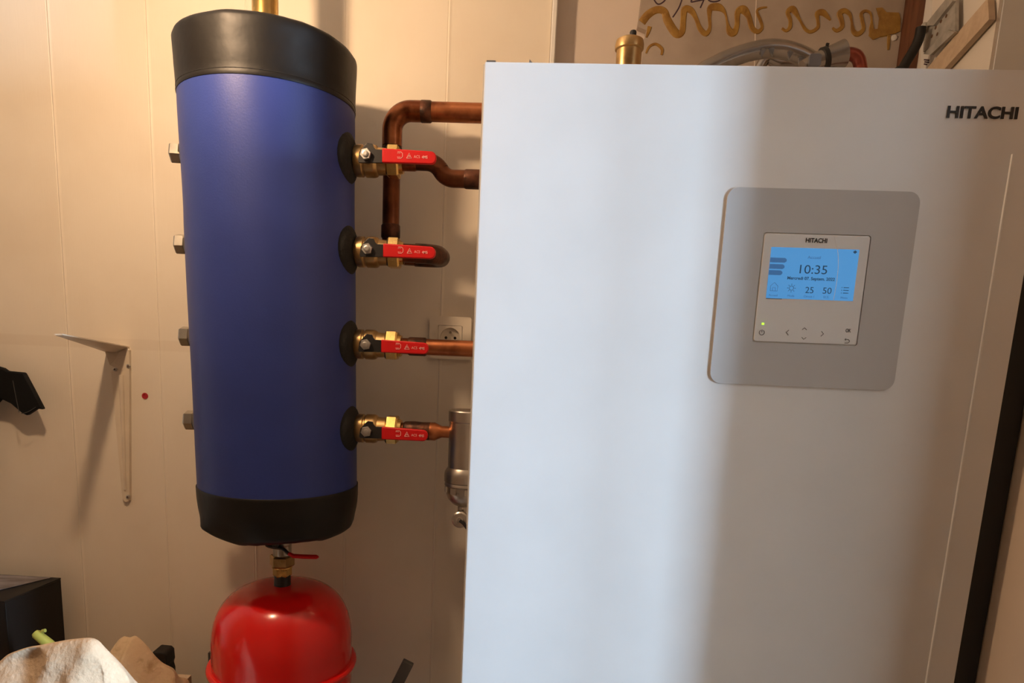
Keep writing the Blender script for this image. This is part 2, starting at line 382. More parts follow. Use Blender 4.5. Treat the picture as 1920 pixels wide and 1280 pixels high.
obj('bottom_cap', cap_mesh(bp_, lambda z, r: .009*max(0, min(1, (1.20-z)/.05))*(1 if r > .05 else r/.05), 11.3), 'black_vinyl', tank, smooth=True, angle=60)
hm = obj('hem_stitching', MB().lathe([(.1461, 1.8962), (.1466, 1.8968), (.1461, 1.8974)], TC+X*lean(1.897), n=72), 'foam', tank, smooth=True)
# brass pipe leaving the top
tx = at(497, 5, -.2).x
obj('outlet_pipe', MB().lathe([(.0215, 1.975), (.0215, 2.13), (.026, 2.132), (.026, 2.17), (.012, 2.175)], (tx, TC.y, 0), n=28), 'brass', tank, smooth=True)
ZV = [1.806, 1.654, 1.493, 1.340]                       # heights of the four connections
for z in ZV:                                           # blanked connections on the left
    o = Vector((TC.x-.1405+lean(z), TC.y-.004, z+.001)); d = Vector((-1, -.12, 0))
    p = obj('plug', MB().hexa(o, d, .0180, .013, .031, xa=(0, .3, 1)), 'nickel', tank)
    obj('plug_flange', MB().lathe([(.020, -.006), (.0245, -.004), (.0245, .007), (.020, .011), (.017, .014)], o, d, 20), 'nickel', p, smooth=True)
for z in ZV:                                           # black foam collars round the ports on the right
    d = Vector((1, -.10, 0)).normalized(); o = Vector((TC.x+lean(z), TC.y, z))+d*.139
    obj('port_collar', MB().lathe([(.045, -.018), (.044, .000), (.040, .006), (.031, .010), (.022, .011)], o, d, 28), 'foam', tank, smooth=True)

# ------------------------------------------------------------------ ball valves with red levers
VY = -.200
def valve(z, sx, grip_len, label, letters=True, tilt=0):
    """z height of the axis, sx stem position along x"""
    t = thing('ball_valve', (sx, VY, z), label, 'valve', 'red lever ball valves along the tank')
    o = Vector((0, VY, z))
    x0 = TC.x+lean(z)+.140
    L = lambda x: x
    body = [(.0205, x0), (.0205, sx-.029), (.0255, sx-.027), (.0265, sx-.022), (.0265, sx-.014), (.0245, sx-.012), (.0245, sx-.010), (.0268, sx-.008), (.0268, sx+.006), (.0255, sx+.010), (.0225, sx+.013), (.0215, sx+.030)]
    obj('body', MB().lathe(body, o, X, 32), 'brass_old', t, smooth=True, angle=30)
    obj('union_nut', MB().hexa(o, X, .0285, sx+.028, sx+.050, xa=(0, -.5, .87), c=.10), 'brass', t)
    obj('gland', MB().lathe([(.020, sx+.049), (.019, sx+.056)], o, X, 20), 'brass', t, smooth=True)
    so = Vector((sx, VY, z))
    obj('stem', MB().lathe([(.011, .02), (.011, .033), (.007, .034), (.007, .046)], so, (0, -1, 0), 16), 'brass_old', t, smooth=True)
    # black lever: plate with stop lugs, cranked forward
    ly = VY-.0395
    c, s = math.cos(tilt), math.sin(tilt)
    ex, ez = Vector((c, 0, s)), Vector((-s, 0, c))
    P = [(-.0135, -.010), (-.012, -.013), (.010, -.0125), (.032, -.0118), (.032, .0088), (.016, .0090), (.0125, .0125), (.0105, .0175), (.002, .0185), (-.003, .014), (-.0115, .0045)]
    lv = obj('lever', MB().prism(P, (sx, ly, z), ex, ez, Y, -.002, .002), 'black_steel', t, bevel=.0006)
    obj('stem_nut', MB().hexa(so, (0, -1, 0), .0098, .0412, .0485, xa=(.3, 0, 1)).lathe([(.0052, .048), (.0052, .0505), (.003, .051)], so, (0, -1, 0), 12), 'zinc', lv)
    # red dipped grip
    g0, g1 = .028, .028+grip_len
    poly = [(g0, -.0125), (g0, .0098)]+[(g1-.009+.009*math.sin(a), .0085-.009+.009*math.cos(a)) for a in (0, .4, .8, 1.2, 1.57)]+[(g1-.009+.009*math.cos(a), -.0025-.009*math.sin(a)) for a in (0, .4, .8, 1.2, 1.57)]
    poly = [(a, b-.0012*(a-g0)/.09) for a, b in poly]
    gy = ly-.003
    gr = obj('grip', MB().prism(poly, (sx, gy, z), ex, ez, Y, -.0045, .0045), 'red_grip', t, smooth=True, angle=50, bevel=.0016)
    fy = gy-.0047
    Q = lambda a, b: Vector((sx, fy, z))+ex*a+ez*b
    m0 = g0+.026
    tr_ = lambda pts, r=.0004: MB().tube([Q(*p) for p in pts], r, 6)
    mk = MB().tube([Q(m0, .0045), Q(m0+.006, .0045), Q(m0+.0085, .002), Q(m0+.0085, -.003), Q(m0+.006, -.0055), Q(m0, -.0055)], .00055, 6)
    for a in (0, .003): mk.tube([Q(m0-.0005+a, .0025), Q(m0+.002+a, .0025)], .0004, 6); mk.tube([Q(m0-.0005+a, -.0035), Q(m0+.002+a, -.0035)], .0004, 6)
    mk.tube([Q(m0+.0155, -.005), Q(m0+.0195, .003), Q(m0+.0235, -.005), Q(m0+.0155, -.005)], .0007, 6)
    mk.tube([Q(m0+.018, -.003), Q(m0+.0195, 0), Q(m0+.021, -.003)], .0006, 6)
    tm = text_mb('ACS', .0062, Q(m0+.0325, -.0042), ex, ez, wscale=.9, th=.0003); mk.add(tm.v, tm.f)
    tm = text_mb('4MS', .0062, Q(m0+.0455, -.0045), ex, ez, wscale=.9, th=.0003, offset=.0001); mk.add(tm.v, tm.f)
    obj('lever_marking', mk, 'mark', gr)
    return t
VX = [-.216, -.212, -.213, -.210]
valve(ZV[0], VX[0], .0905, 'topmost red lever ball valve on the blue tank, feeding the S-bent copper pipe')
valve(ZV[1], VX[1], .0895, 'red lever ball valve on the blue tank beside the U-turn of the tall copper pipe')
valve(ZV[2], VX[2], .083, 'red lever ball valve on the blue tank feeding the straight copper pipe past the socket')
valve(ZV[3], VX[3], .0825, 'lowest red lever ball valve on the blue tank, beside the steel dirt separator')

# ------------------------------------------------------------------ copper pipes
def sleeve(o, d, r, l, k=.0014):
    return MB().lathe([(r+.0002, -l/2-.003), (r+k, -l/2), (r+k, l/2), (r+.0002, l/2+.003)], o, d, 24)
# 1: valve 1 -> S-bend -> unit
zA, zB = ZV[0]+.002, 1.782
p = thing('copper_pipe', (-.1, VY, zB), 'short S-bent copper pipe from the topmost tank valve to the white unit', 'pipe')
pts = fillet([(VX[0]+.050, VY, zA), (-.1015, VY, zA), (-.088, VY, zB), (.045, VY, zB)], [.030, .026], 10)
obj('pipe', MB().tube(pts, .0148, 22), 'copper_old', p, smooth=True, angle=60)
obj('coupling', sleeve((-.035, VY, zB), X, .0148, .030), 'copper_dark', p, smooth=True)
obj('coupling', sleeve((-.150, VY, zA), X, .0148, .020), 'copper', p, smooth=True)
# 2: valve 2 -> U-turn -> up -> unit
zC, zT, yb, xv = ZV[1]+.001, 1.919, -.105, -.198
p = thing('copper_pipe', (xv, yb, 1.6), 'tall copper pipe rising behind the valve levers and elbowing into the white unit', 'pipe')
pts = fillet([(VX[1]+.050, VY, zC), (-.098, VY, zC), (-.098, yb, zC+.004), (xv, yb, zC+.006), (xv, yb, zT), (.12, yb, zT), (.12, yb, 1.806)], [.030, .030, .030, .034, .034], 10)
obj('pipe', MB().tube(pts, .0160, 22), 'copper_old', p, smooth=True, angle=60)
obj('elbow', MB().tube(fillet([(xv, yb, zT-.062), (xv, yb, zT), (xv+.062, yb, zT)], .034, 12), .0184, 22), 'copper', p, smooth=True, angle=60)
obj('coupling', sleeve((xv+.062, yb, zT), X, .0170, .016, .0022), 'copper_dark', p, smooth=True)
obj('coupling', sleeve((xv, yb, zT-.075), Z, .0168, .020, .002), 'copper_dark', p, smooth=True)
obj('coupling', sleeve((xv, yb, 1.705), Z, .0160, .020, .002), 'copper_dark', p, smooth=True)
obj('pipe_run', MB().tube(fillet([(xv+.07, yb, zT), (.12, yb, zT), (.12, yb, 1.806)], .034, 10), .0172, 22), 'copper', p, smooth=True, angle=60)
obj('return_bend', MB().tube(fillet([(-.135, VY, zC), (-.098, VY, zC), (-.098, yb, zC+.004), (-.15, yb, zC+.005)], .030, 10), .0172, 22), 'copper_dark', p, smooth=True, angle=60)
# 3: valve 3 -> straight
p = thing('copper_pipe', (-.1, VY, ZV[2]), 'straight copper pipe running past the wall socket into the white unit', 'pipe')
obj('pipe', MB().tube([(VX[2]+.050, VY, ZV[2]), (.045, VY, ZV[2])], .0145, 22), 'copper', p, smooth=True, angle=60)
obj('coupling', sleeve((-.128, VY, ZV[2]), X, .0145, .028, .0022), 'copper_dark', p, smooth=True)
# 4: valve 4 -> burnt coupling -> reducer
p = thing('copper_pipe', (-.12, VY, ZV[3]), 'short scorched copper coupling between the lowest tank valve and the dirt separator', 'pipe')
obj('pipe', MB().tube([(VX[3]+.050, VY, ZV[3]), (-.135, VY, ZV[3])], .0140, 22), 'copper', p, smooth=True, angle=60)
obj('coupling', MB().lathe([(.0143, -.150), (.0165, -.147), (.0175, -.130), (.0165, -.115), (.0168, -.100), (.0150, -.094)], (0, VY, ZV[3]), X, 26), 'copper_dark', p, smooth=True)
obj('reducer', MB().lathe([(.0168, -.101), (.0170, -.092), (.0125, -.083), (.0108, -.079), (.0108, -.055)], (0, VY, ZV[3]), X, 26), 'copper', p, smooth=True)

# ------------------------------------------------------------------ dirt separator
sxc = -.034; SR = .033
sp = thing('dirt_separator', (sxc, VY, 1.19), 'cylindrical nickel-plated dirt separator hanging beside the white unit', 'separator')
obj('body', MB().lathe([(SR-.004, 1.381), (SR-.001, 1.382), (SR+.0005, 1.380), (SR+.0005, 1.362), (SR-.001, 1.360), (SR-.001, 1.272)], (sxc, VY, 0), n=40), 'stainless', sp, smooth=True, angle=30)
obj('collar', MB().lathe([(SR-.001, 1.276), (SR+.004, 1.268), (SR+.005, 1.262), (SR+.005, 1.250), (SR+.003, 1.248), (SR+.004, 1.246), (SR+.0045, 1.243), (SR+.002, 1.240)], (sxc, VY, 0), n=40), 'stainless', sp, smooth=True, angle=30)
cu = obj('cup', MB().lathe([(SR+.001, 1.242), (SR+.001, 1.228), (SR-.003, 1.216), (SR-.013, 1.206), (.011, 1.202), (.011, 1.186), (.009, 1.184)], (sxc, VY, 0), n=40), 'stainless', sp, smooth=True, angle=30)
lug = MB()
for k in range(8):
    a = 2*PI*k/8+.25; d = Vector((math.cos(a), math.sin(a), 0))
    lug.bar(Vector((sxc, VY, 1.240))+d*(SR+.001), Vector((sxc, VY, 1.229))+d*(SR+.001), .012, .004, d.cross(Z))
obj('grip_lugs', lug, 'stainless', cu)
dv = obj('drain_valve', MB().lathe([(.008, 0), (.0145, .001), (.0155, .003), (.0155, .009), (.013, .011), (.006, .0115), (.006, .0135), (.0045, .014)], (sxc-.004, VY-.018, 1.182), (0, -1, 0), 28), 'stainless', sp, smooth=True, angle=30)
obj('drain_neck', MB().tube([(sxc-.002, VY, 1.19), (sxc-.003, VY-.02, 1.183)], .009, 16), 'stainless', sp, smooth=True)
obj('drain_strap', MB().tube(spline([(sxc-.004, VY-.032, 1.182), (sxc+.004, VY-.033, 1.176), (sxc+.012, VY-.033, 1.166), (sxc+.02, VY-.03, 1.156)]), .0032, 8), 'rubber', dv, smooth=True)

# ------------------------------------------------------------------ wall socket
s0, s1 = at(806, 591, -.008), at(882, 676, -.008)
scx, scz = (s0.x+s1.x)/2, (s0.z+s1.z)/2+.0005; SW = .0435
so = thing('wall_socket', (scx, 0, scz), 'cream wall power socket partly hidden by a straight copper pipe', 'socket')
obj('plate', holed([rrect(-SW, SW, -SW, SW, .005), rrect(-.0252, .0252, -.0252, .0252, .002)], (scx, 0, scz), X, Z, -Y, -.001, .012), 'plastic_cream', so)
ins = obj('insert', holed([rrect(-.0245, .0245, -.0245, .0245, .002), circ(0, 0, .0205, 40)], (scx, 0, scz), X, Z, -Y, -.001, .0128), 'plastic_cream', so)
obj('well', holed([circ(0, 0, .0206, 40), circ(-.0095, 0, .003), circ(.0095, 0, .003)], (scx, 0, scz), X, Z, -Y, .001, .0035), 'plastic_cream', ins)
obj('earth_pin', MB().lathe([(.0024, .003), (.0024, .011), (.0012, .0125)], (scx, 0, scz+.011), -Y, 14), 'nickel', ins, smooth=True)
for s in (-1, 1): obj('contact_hole_shade', MB().lathe([(.0031, .0008), (.0031, .0012)], (scx+s*.0095, 0, scz), -Y, 16), 'black', ins)  # black discs paint the shade deep inside the open contact holes
obj('guide_rib', MB().prism([(-.006, -.021), (.006, -.021), (.004, -.006), (0, .002), (-.004, -.006)], (scx, 0, scz), X, Z, -Y, .0033, .0105), 'plastic_cream', ins)

# ------------------------------------------------------------------ heat pump unit (own frame: x along its front, -y towards the viewer)
U = thing('heat_pump_unit', CAM.xy.to_3d()*1+fw0*.81, 'large white floor-standing heat pump cabinet with a blue lit display', 'cabinet', rotz=-.0293, local=True)
U.location.z = 0
UL, UR, UB, UT = -.0217, .586, .618, 1.8105
obj('body', MB().box((UL+.012, .018, .03), (UR-.002, .535, UT-.004)), 'unit_side', U)
# front door: thin folded sheet with a bright turned edge
obj('front_panel', MB().box((UL, 0, .06), (UR, .016, UT), .0022), 'unit_white', U, smooth=True, angle=50)
obj('panel_edge', MB().box((UL-.0016, .004, .06), (UL+.004, .02, UT-.001), .0007), 'unit_white', U)
obj('plinth', MB().box((UL+.02, .02, 0), (UR-.02, .52, .06)), 'black', U)
obj('side_strip', MB().box((UR-.004, .012, .03), (UB, .50, UT-.012)), 'black', U)
# raised bead down the right of the door
obj('door_bead', MB().box((.5512, -.0022, .06), (.5540, .001, 1.7262), .0007), 'unit_white', U)
for u in (-.020, .0265):
    obj('clip', MB().add([(u, .006, UT-.003), (u+.0085, .006, UT-.003), (u+.0015, .006, UT+.0052), (u, .0145, UT-.003), (u+.0085, .0145, UT-.003), (u+.0015, .0145, UT+.0052)],
                         [(0, 1, 2), (3, 5, 4), (0, 3, 4, 1), (1, 4, 5, 2), (2, 5, 3, 0)]) if u > 0 else MB().box((u, .006, UT-.003), (u+.010, .016, UT+.0035)), 'zinc', U)
NX, NF = Vector((1, 0, 0)), Vector((0, 0, 1))
logo = text_mb('HITACHI', .0172, (.5145, -.0006, 1.7612), NX, NF, wscale=1.03, offset=.00042, th=.001)
# scale the lettering to its measured width
xs = [v.x for v in logo.v]; k = .0725/(max(xs)-min(xs)); mid = (max(xs)+min(xs))/2
zs = [v.z for v in logo.v]; kz = .0122/(max(zs)-min(zs)); zm = min(zs)
for v in logo.v: v.x = .5146+(v.x-mid)*k; v.z = 1.7612+(v.z-zm)*kz
obj('logo', logo, 'logo', U)
# control panel surround and controller
P_ = rrect(.2558, .4632, 1.4682, 1.6850, .0125)
bz = obj('control_surround', holed([P_, rrect(.2994, .4165, 1.5168, 1.6380, .0035)], (0, 0, 0), NX, NF, -Y, -.001, .0020), 'bezel', U)
ct = obj('controller', MB().prism(rrect(.3006, .4153, 1.5180, 1.6368, .0030), (0, 0, 0), NX, NF, -Y, .0005, .0026), 'ctrl', U, bevel=.0008)
F1 = -.0027
obj('screen', MB().prism(rrect(.3093, .4052, 1.5664, 1.6222, .0006), (0, 0, 0), NX, NF, -Y, .0024, .00285), 'screen', ct)
FS = -.0030
def ctext(name, body, u, z, size, m, y=FS, ws=1, off=0, width=None):
    mb = text_mb(body, size, (u, y, z), NX, NF, wscale=ws, offset=off, th=.00016)
    if width:
        xs = [v.x for v in mb.v]; k = width/(max(xs)-min(xs)); mid = (max(xs)+min(xs))/2
        for v in mb.v: v.x = u+(v.x-mid)*k
    return obj(name, mb, m, ct)
ctext('controller_logo', 'HITACHI', .3575, 1.6283, .0068, 'logo', F1-.0002, off=.00016, width=.0232)
ctext('clock_digits', '10:35', .3580, 1.5946, .0136, 'lcd_dark', width=.0300)
ctext('date_text', 'Mercredi 07. Septem. 2022', .3565, 1.5877, .0047, 'lcd_dark', off=.00012, width=.0520)
ctext('screen_title', 'Accueil', .3572, 1.6108, .0046, 'lcd_mid', width=.0142)
ctext('temperature_digits', '25', .3562, 1.5734, .0098, 'lcd_dark', width=.0090)
ctext('temperature_digits', '50', .3757, 1.5734, .0098, 'lcd_dark', width=.0096)
for body, u in (('Mode', .3366), ('Circuit 1', .3566), ('ECS', .3752), ('Menu', .3950)): ctext('screen_caption', body, u, 1.5686, .0034, 'lcd_mid')
ctext('screen_caption', 'Accueil', .3170, 1.5686, .0034, 'lcd_mid')
for z, l in ((1.6082, .0182), (1.6012, .0166), (1.5945, .0150)):
    obj('screen_tab', MB().prism([(.3094, z-.0026), (.3094+l-.002, z-.0026), (.3094+l, z-.001), (.3094+l, z+.001), (.3094+l-.002, z+.0026), (.3094, z+.0026)], (0, 0, 0), NX, NF, -Y, .0027, .0029), 'lcd_mid', ct)
def lines(name, polys, m, r=.00028, y=FS):
    mb = MB()
    for pl in polys: mb.tube([Vector((u, y, z)) for u, z in pl], r, 6)
    return obj(name, mb, m, ct)
lines('home_icon', [[(.3130, 1.5745), (.3210, 1.5745), (.3210, 1.5800), (.3170, 1.5838), (.3130, 1.5800), (.3130, 1.5745)], [(.3155, 1.5745), (.3155, 1.5782), (.3185, 1.5782), (.3185, 1.5745)]], 'lcd_mid')
su = [[(.3362+.0024*math.cos(a*PI/8), 1.5782+.0024*math.sin(a*PI/8)) for a in range(17)]]
for a in range(8): su.append([(.3362+r*math.cos(a*PI/4), 1.5782+r*math.sin(a*PI/4)) for r in (.0034, .0047)])
lines('sun_icon', su, 'lcd_dark')
lines('menu_icon', [[(.3932, z), (.3990, z)] for z in (1.5808, 1.5778, 1.5748)]+[[(.3910, z), (.3916, z)] for z in (1.5808, 1.5778, 1.5748)], 'lcd_dark', .0004)
lines('status_icon', [[(.3990, 1.6195), (.4008, 1.6208), (.4022, 1.6195), (.4008, 1.6183), (.3990, 1.6195)], [(.3997, 1.6195), (.4012, 1.6195)]], 'lcd_dark', .0007)
lines('page_mark', [[(.3094, 1.5660), (.3270, 1.5660)]], 'icon', .0003)
obj('status_led', MB().box((.3078, F1-.0006, 1.5365), (.3104, F1+.0003, 1.5387)), 'led', ct)
FK = F1-.0001
def keys(name, polys): return lines(name, polys, 'icon', .00034, FK)
keys('power_icon', [[(.3090+.0028*math.cos(a), 1.5278+.0028*math.sin(a)) for a in [PI/2+.5+k*(2*PI-1.0)/14 for k in range(15)]], [(.3090, 1.5282), (.3090, 1.5310)]])
keys('arrow_key', [[(.3388, 1.5318), (.3362, 1.5290), (.3388, 1.5262)]])
keys('arrow_key', [[(.3536, 1.5328), (.3560, 1.5350), (.3584, 1.5328)]])
keys('arrow_key', [[(.3540, 1.5242), (.3564, 1.5220), (.3588, 1.5242)]])
keys('arrow_key', [[(.3750, 1.5318), (.3776, 1.5290), (.3750, 1.5262)]])
ctext('ok_key', 'OK', .4045, 1.5318, .0058, 'icon', FK, off=.00008, width=.0060)
keys('back_key', [[(.4018, 1.5238), (.4058, 1.5238), (.4072, 1.5224), (.4072, 1.5212), (.4058, 1.5198), (.4022, 1.5198)], [(.4030, 1.5248), (.4018, 1.5238), (.4030, 1.5228)]])
lines('film_edge', [spline([(.3760, 1.6366), (.3812, 1.6222), (.3842, 1.6050), (.3848, 1.5860), (.3838, 1.5664)], 6)], 'film', .00022, -.00305)

# ------------------------------------------------------------------ things above the unit
# brass automatic air vent
av = at(1180, 90, -.35)
v = thing('air_vent', (av.x, av.y, UT), 'brass bottle-shaped automatic air vent standing on top of the white unit', 'air vent')
zt = at(1180, 71, -.35).z
obj('body', MB().lathe([(.010, UT-.006), (.010, UT+.045), (.0165, UT+.052), (.0182, UT+.058), (.0182, zt-.016)], (av.x, av.y, 0), n=32), 'brass_old', v, smooth=True, angle=40)
obj('lid', MB().lathe([(.0180, zt-.018), (.0205, zt-.016), (.0208, zt-.010), (.0195, zt-.004), (.014, zt-.001), (.005, zt)], (av.x, av.y, 0), n=32), 'brass_old', v, smooth=True, angle=40)
obj('valve_cap', MB().lathe([(.0045, zt-.002), (.0048, zt+.008), (.0040, zt+.0095)], (av.x+.004, av.y, 0), n=14), 'rubber', v, smooth=True)
# grey lagged pipe arching over the unit, strapped to a second length that ends in a copper bend
ya = -.34
g = thing('lagged_pipe', (at(1440, 100, ya).x, ya, UT), 'grey foam-lagged pipe arching over the white unit with torn lagging', 'pipe')
A = [at(x, y, ya) for x, y in ((1300, 155), (1345, 120), (1400, 99), (1450, 91), (1500, 103), (1535, 128), (1550, 170), (1556, 230))]
A[-1].z = UT-.004
obj('lagging', MB().tube([Vector(p) for p in spline([tuple(p) for p in ([Vector((A[0].x-.035, ya, UT-.004))]+A)], 6)], .0128, 20), 'foam_grey', g, smooth=True, angle=60)
for (x, y, dx, dy) in ((1432, 92, -3, 14), (1447, 90, 2, 15), (1483, 97, -3, 14), (1503, 108, -4, 13)):
    a, b, c = at(x-5, y+1, ya-.0135), at(x+5, y+1, ya-.0135), at(x+dx, y+dy, ya-.0125)
    t_ = at(x+dx+1, y-4, ya-.0118)
    sl = MB().add([a, b, c, t_, a+Y*.004, b+Y*.004, c+Y*.004, t_+Y*.004], [(0, 3, 1), (0, 1, 2), (4, 5, 7), (4, 6, 5), (0, 2, 6, 4), (1, 5, 6, 2), (0, 4, 7, 3), (3, 7, 5, 1)])
    obj('lagging_tear', sl, 'tape', g)
h = thing('lagged_pipe', (at(1570, 100, ya).x, ya-.01, UT), 'grey lagging offcut with black strap round a red copper bend on the unit', 'pipe')
yb2 = ya-.036
B = [at(x, y, yb2) for x, y in ((1505, 128), (1535, 114), (1560, 106), (1582, 100))]
obj('lagging', MB().tube(B, .0145, 20, rad=[.0105, .0125, .0150, .0180]), 'foam_grey', h, smooth=True)
d_ = (B[2]-B[1]).normalized(); c_ = at(1545, 111, yb2)
obj('strap', MB().lathe([(.0142, -.0035), (.0158, -.003), (.0158, .003), (.0145, .0035)], c_, d_, 22), 'rubber', h, smooth=True)
obj('strap_tail', MB().bar(c_+Z*.012-Y*.004, c_+Z*.019+X*.001-Y*.004, .004, .003, X), 'rubber', h)
pl = at(1528, 113, yb2-.013)
obj('tape_patch', MB().prism(rrect(-.008, .008, -.008, .008, .003), pl, X, Z, -Y, -.004, .002), 'tape', h, smooth=True)
K = [at(x, y, yb2) for x, y in ((1572, 104), (1590, 101), (1606, 106), (1613, 124), (1614, 160))]
K.append(Vector((K[-1].x, yb2, UT-.004)))
obj('copper_bend', MB().tube([Vector(p) for p in spline([tuple(p) for p in K], 6)], .0088, 18), 'red_copper', h, smooth=True)
# second lagged run, low behind
lo2 = thing('lagged_pipe', (at(1460, 118, -.25).x, -.25, UT), 'thin dark lagged pipe lying behind the arched grey pipe', 'pipe')
obj('lagging', MB().tube([Vector(p) for p in spline([tuple(Vector((at(1425, 127, -.25).x-.02, -.25, UT-.004))), tuple(at(1425, 127, -.25)), tuple(at(1462, 118, -.25)), tuple(at(1500, 118, -.25)), tuple(at(1530, 127, -.25)), tuple(Vector((at(1540, 127, -.25).x+.02, -.25, UT-.004)))], 6)], .0085, 14), 'foam_grey', lo2, smooth=True)

# glue-streaked board leaning on the wall behind the unit
BY = .016
def bpt(px, py): return at(px, py, BY)
bo = thing('glue_board', (bpt(1450, 60).x, BY, UT), 'stained board with wavy streaks of dried yellow glue behind the white unit', 'board')
ol = [bpt(*q) for q in ((1208, -40), (1203, 0), (1200, 25), (1195.5, 50), (1206, 54.5), (1212, 57), (1212, 65), (1207, 74))]
low = UT-.25
poly = [(p.x, p.z) for p in ol]+[(ol[-1].x-.004, low), (at(1704, 60, -.012).x-.0005, low), (at(1704, 60, -.012).x-.0005, bpt(1712, -40).z)]
obj('sheet', MB().prism(poly, (0, BY, 0), X, Z, Y, 0, .016), 'board', bo)
def zc1(X_, Y_): return (1180+X_*.15625, Y_*.15625)
def zc2(X_, Y_): return (1480+X_*.15625, Y_*.15625)
pxm = (bpt(1500, 60)-bpt(1400, 60)).length/100
def streak(f, P, name='glue_streak'):
    S = spline([(*f(a, b), c*.15625*pxm) for a, b, c in P], 5)
    obj(name, MB().ribbon([bpt(a, b) for a, b, _ in S], [max(c, .0012) for _, _, c in S], (0, -1, 0), .0014), 'glue', bo, smooth=True)
streak(zc1, [(150, 270, 95), (225, 175, 95), (330, 118, 85), (420, 140, 85), (460, 250, 100), (560, 400, 100), (632, 380, 80), (648, 230, 72), (665, 115, 85), (740, 125, 75), (800, 220, 50), (850, 345, 60), (920, 405, 65), (966, 330, 40), (960, 200, 45), (975, 95, 80), (1080, 90, 85), (1150, 160, 30), (1176, 280, 30), (1205, 375, 85), (1258, 390, 85), (1292, 300, 60), (1300, 150, 75), (1370, 118, 100), (1432, 200, 65), (1470, 330, 65), (1540, 382, 55), (1592, 330, 38), (1570, 240, 38), (1530, 140, 32), (1570, 100, 28), (1650, 88, 20)])
streak(zc1, [(200, 640, 22), (240, 560, 30), (320, 530, 34), (392, 590, 38), (385, 660, 26)])
streak(zc1, [(245, 320, 55), (225, 390, 40), (205, 450, 20)])
streak(zc1, [(1740, 180, 12), (1765, 215, 28)]) if False else None
streak(zc2, [(-90, 340, 30), (-40, 370, 35), (5, 330, 48), (10, 240, 45), (-20, 150, 55), (40, 110, 80), (92, 180, 52), (130, 250, 28), (190, 350, 38), (260, 382, 42), (340, 330, 42), (340, 240, 38), (335, 165, 62), (400, 150, 75), (460, 205, 45), (492, 245, 18)])
streak(zc2, [(515, 335, 25), (570, 368, 45), (632, 320, 55), (620, 230, 62), (602, 165, 70), (660, 130, 62), (722, 170, 45), (747, 260, 26), (765, 370, 55), (822, 410, 62), (888, 350, 48), (872, 240, 44), (862, 170, 42), (910, 132, 36), (972, 160, 26), (988, 260, 28), (990, 370, 75), (1060, 402, 90), (1180, 385, 90)])
dp = [zc2(*q) for q in ((1040, 100), (1110, 95), (1160, 150), (1310, 155), (1330, 230), (1325, 380), (1250, 410), (1150, 420), (1000, 480), (950, 430), (960, 360), (1060, 350), (1075, 220))]
obj('glue_patch', MB().prism([(bpt(*q).x, bpt(*q).z) for q in dp], (0, BY, 0), X, Z, -Y, -.001, .0017), 'glue', bo)
streak(zc2, [(1195, 420, 40), (1190, 510, 38), (1185, 600, 22)])
wp = bpt(*zc2(1255, 455)); obj('plaster_spot', MB().lathe([(.0058, -.001), (.0050, .002), (.002, .0025)], wp, -Y, 14), 'white', bo, smooth=True)
pen = MB()
for st in ([(285, -60), (300, 0), (335, 45), (375, 45), (430, 0), (450, -60), (430, -120), (360, -140), (300, -110), (285, -60)], [(660, -90), (640, -30), (600, 80), (560, 150), (520, 208)], [(905, -150), (740, 12), (820, 10), (930, -12)], [(905, -30), (885, 20), (850, 96)], [(935, -60), (950, 0), (1000, 20), (1060, 14), (1095, -10), (1105, -70), (1060, -120), (980, -120), (935, -60)]):
    S = spline([zc1(*q) for q in st], 5); pen.ribbon([bpt(a, b) for a, b in S], [.0026]*len(S), (0, -1, 0), .0004)
obj('marker_writing', pen, 'pen', bo)
obj('board_joint', MB().ribbon([bpt(1420, -40), bpt(1417, 30), bpt(1415, 125)], [.0022]*3, (0, -1, 0), .0005), 'plaster', bo)
# red-brown batten at the board's right edge, black hose below it
bt = MB().box((at(1704, 60, -.012).x, -.012, low), (at(1730, 60, -.012).x, .035, CEIL-.02), .006)
tag(obj('wooden_batten', bt, 'redwood', smooth=True), 'upright red-brown wooden batten beside the glue-streaked board', 'batten')
hs = MB().tube([Vector(p) for p in spline([tuple(at(x, y, -.075)) for x, y in ((1727, 52), (1723, 72), (1713, 94), (1694, 126))]+[(at(1694, 126, -.075).x-.02, -.075, 1.97), (at(1694, 126, -.075).x-.03, -.075, UT-.2)], 6)], .0085, 16)
tag(obj('black_hose', hs, 'black', smooth=True), 'thick black hose slanting down behind the white unit beside the batten', 'hose')

# white sheet, slanted timber and steel plate on the pier's left face
py_ = .79
sh = at(1735, 60, -.03)
def pier(px, py, x=.785):
    r = fw + rt*((px-CX)/FPX) - up*((py-CY)/FPX); return CAM + r*((x-CAM.x)/r.x)
ws = MB().box((.784, -.228, UT-.35), (.7895, .034, CEIL-.02))
tag(obj('white_sheet', ws, 'boardwhite'), 'pale peach lit sheet lining the pier behind the right end of the unit', 'sheet')
a, b = pier(1762, 126, .775), pier(1856, 20, .775)
dd = (b-a); a2 = a-dd*.6; b2 = b+dd*.03
tb = MB().bar(a2, b2, .038, .010, (dd.cross(X)))
tag(obj('slanted_timber', tb, 'wood'), 'pale slanted timber strip in front of the pale lining sheet', 'timber')
st = thing('steel_plate', pier(1755, 60, .76), 'galvanised perforated steel connector plate beside the slanted timber', 'plate')
q = [pier(x, y, .768) for x, y in ((1731, 52), (1775, -4), (1791, -4), (1791, 58), (1731, 98))]
n_ = Vector((-1, 0, 0))
mb = MB(); mb.add(q+[p_+X*.006 for p_ in q], [(0, 1, 2, 3, 4), (9, 8, 7, 6, 5)]+[(k, (k+1) % 5, 5+(k+1) % 5, 5+k) for k in range(5)])
obj('plate', mb, 'galv', st)
q = [pier(x, y, .762) for x, y in ((1733, 48), (1775, -4), (1786, 2), (1750, 48))]
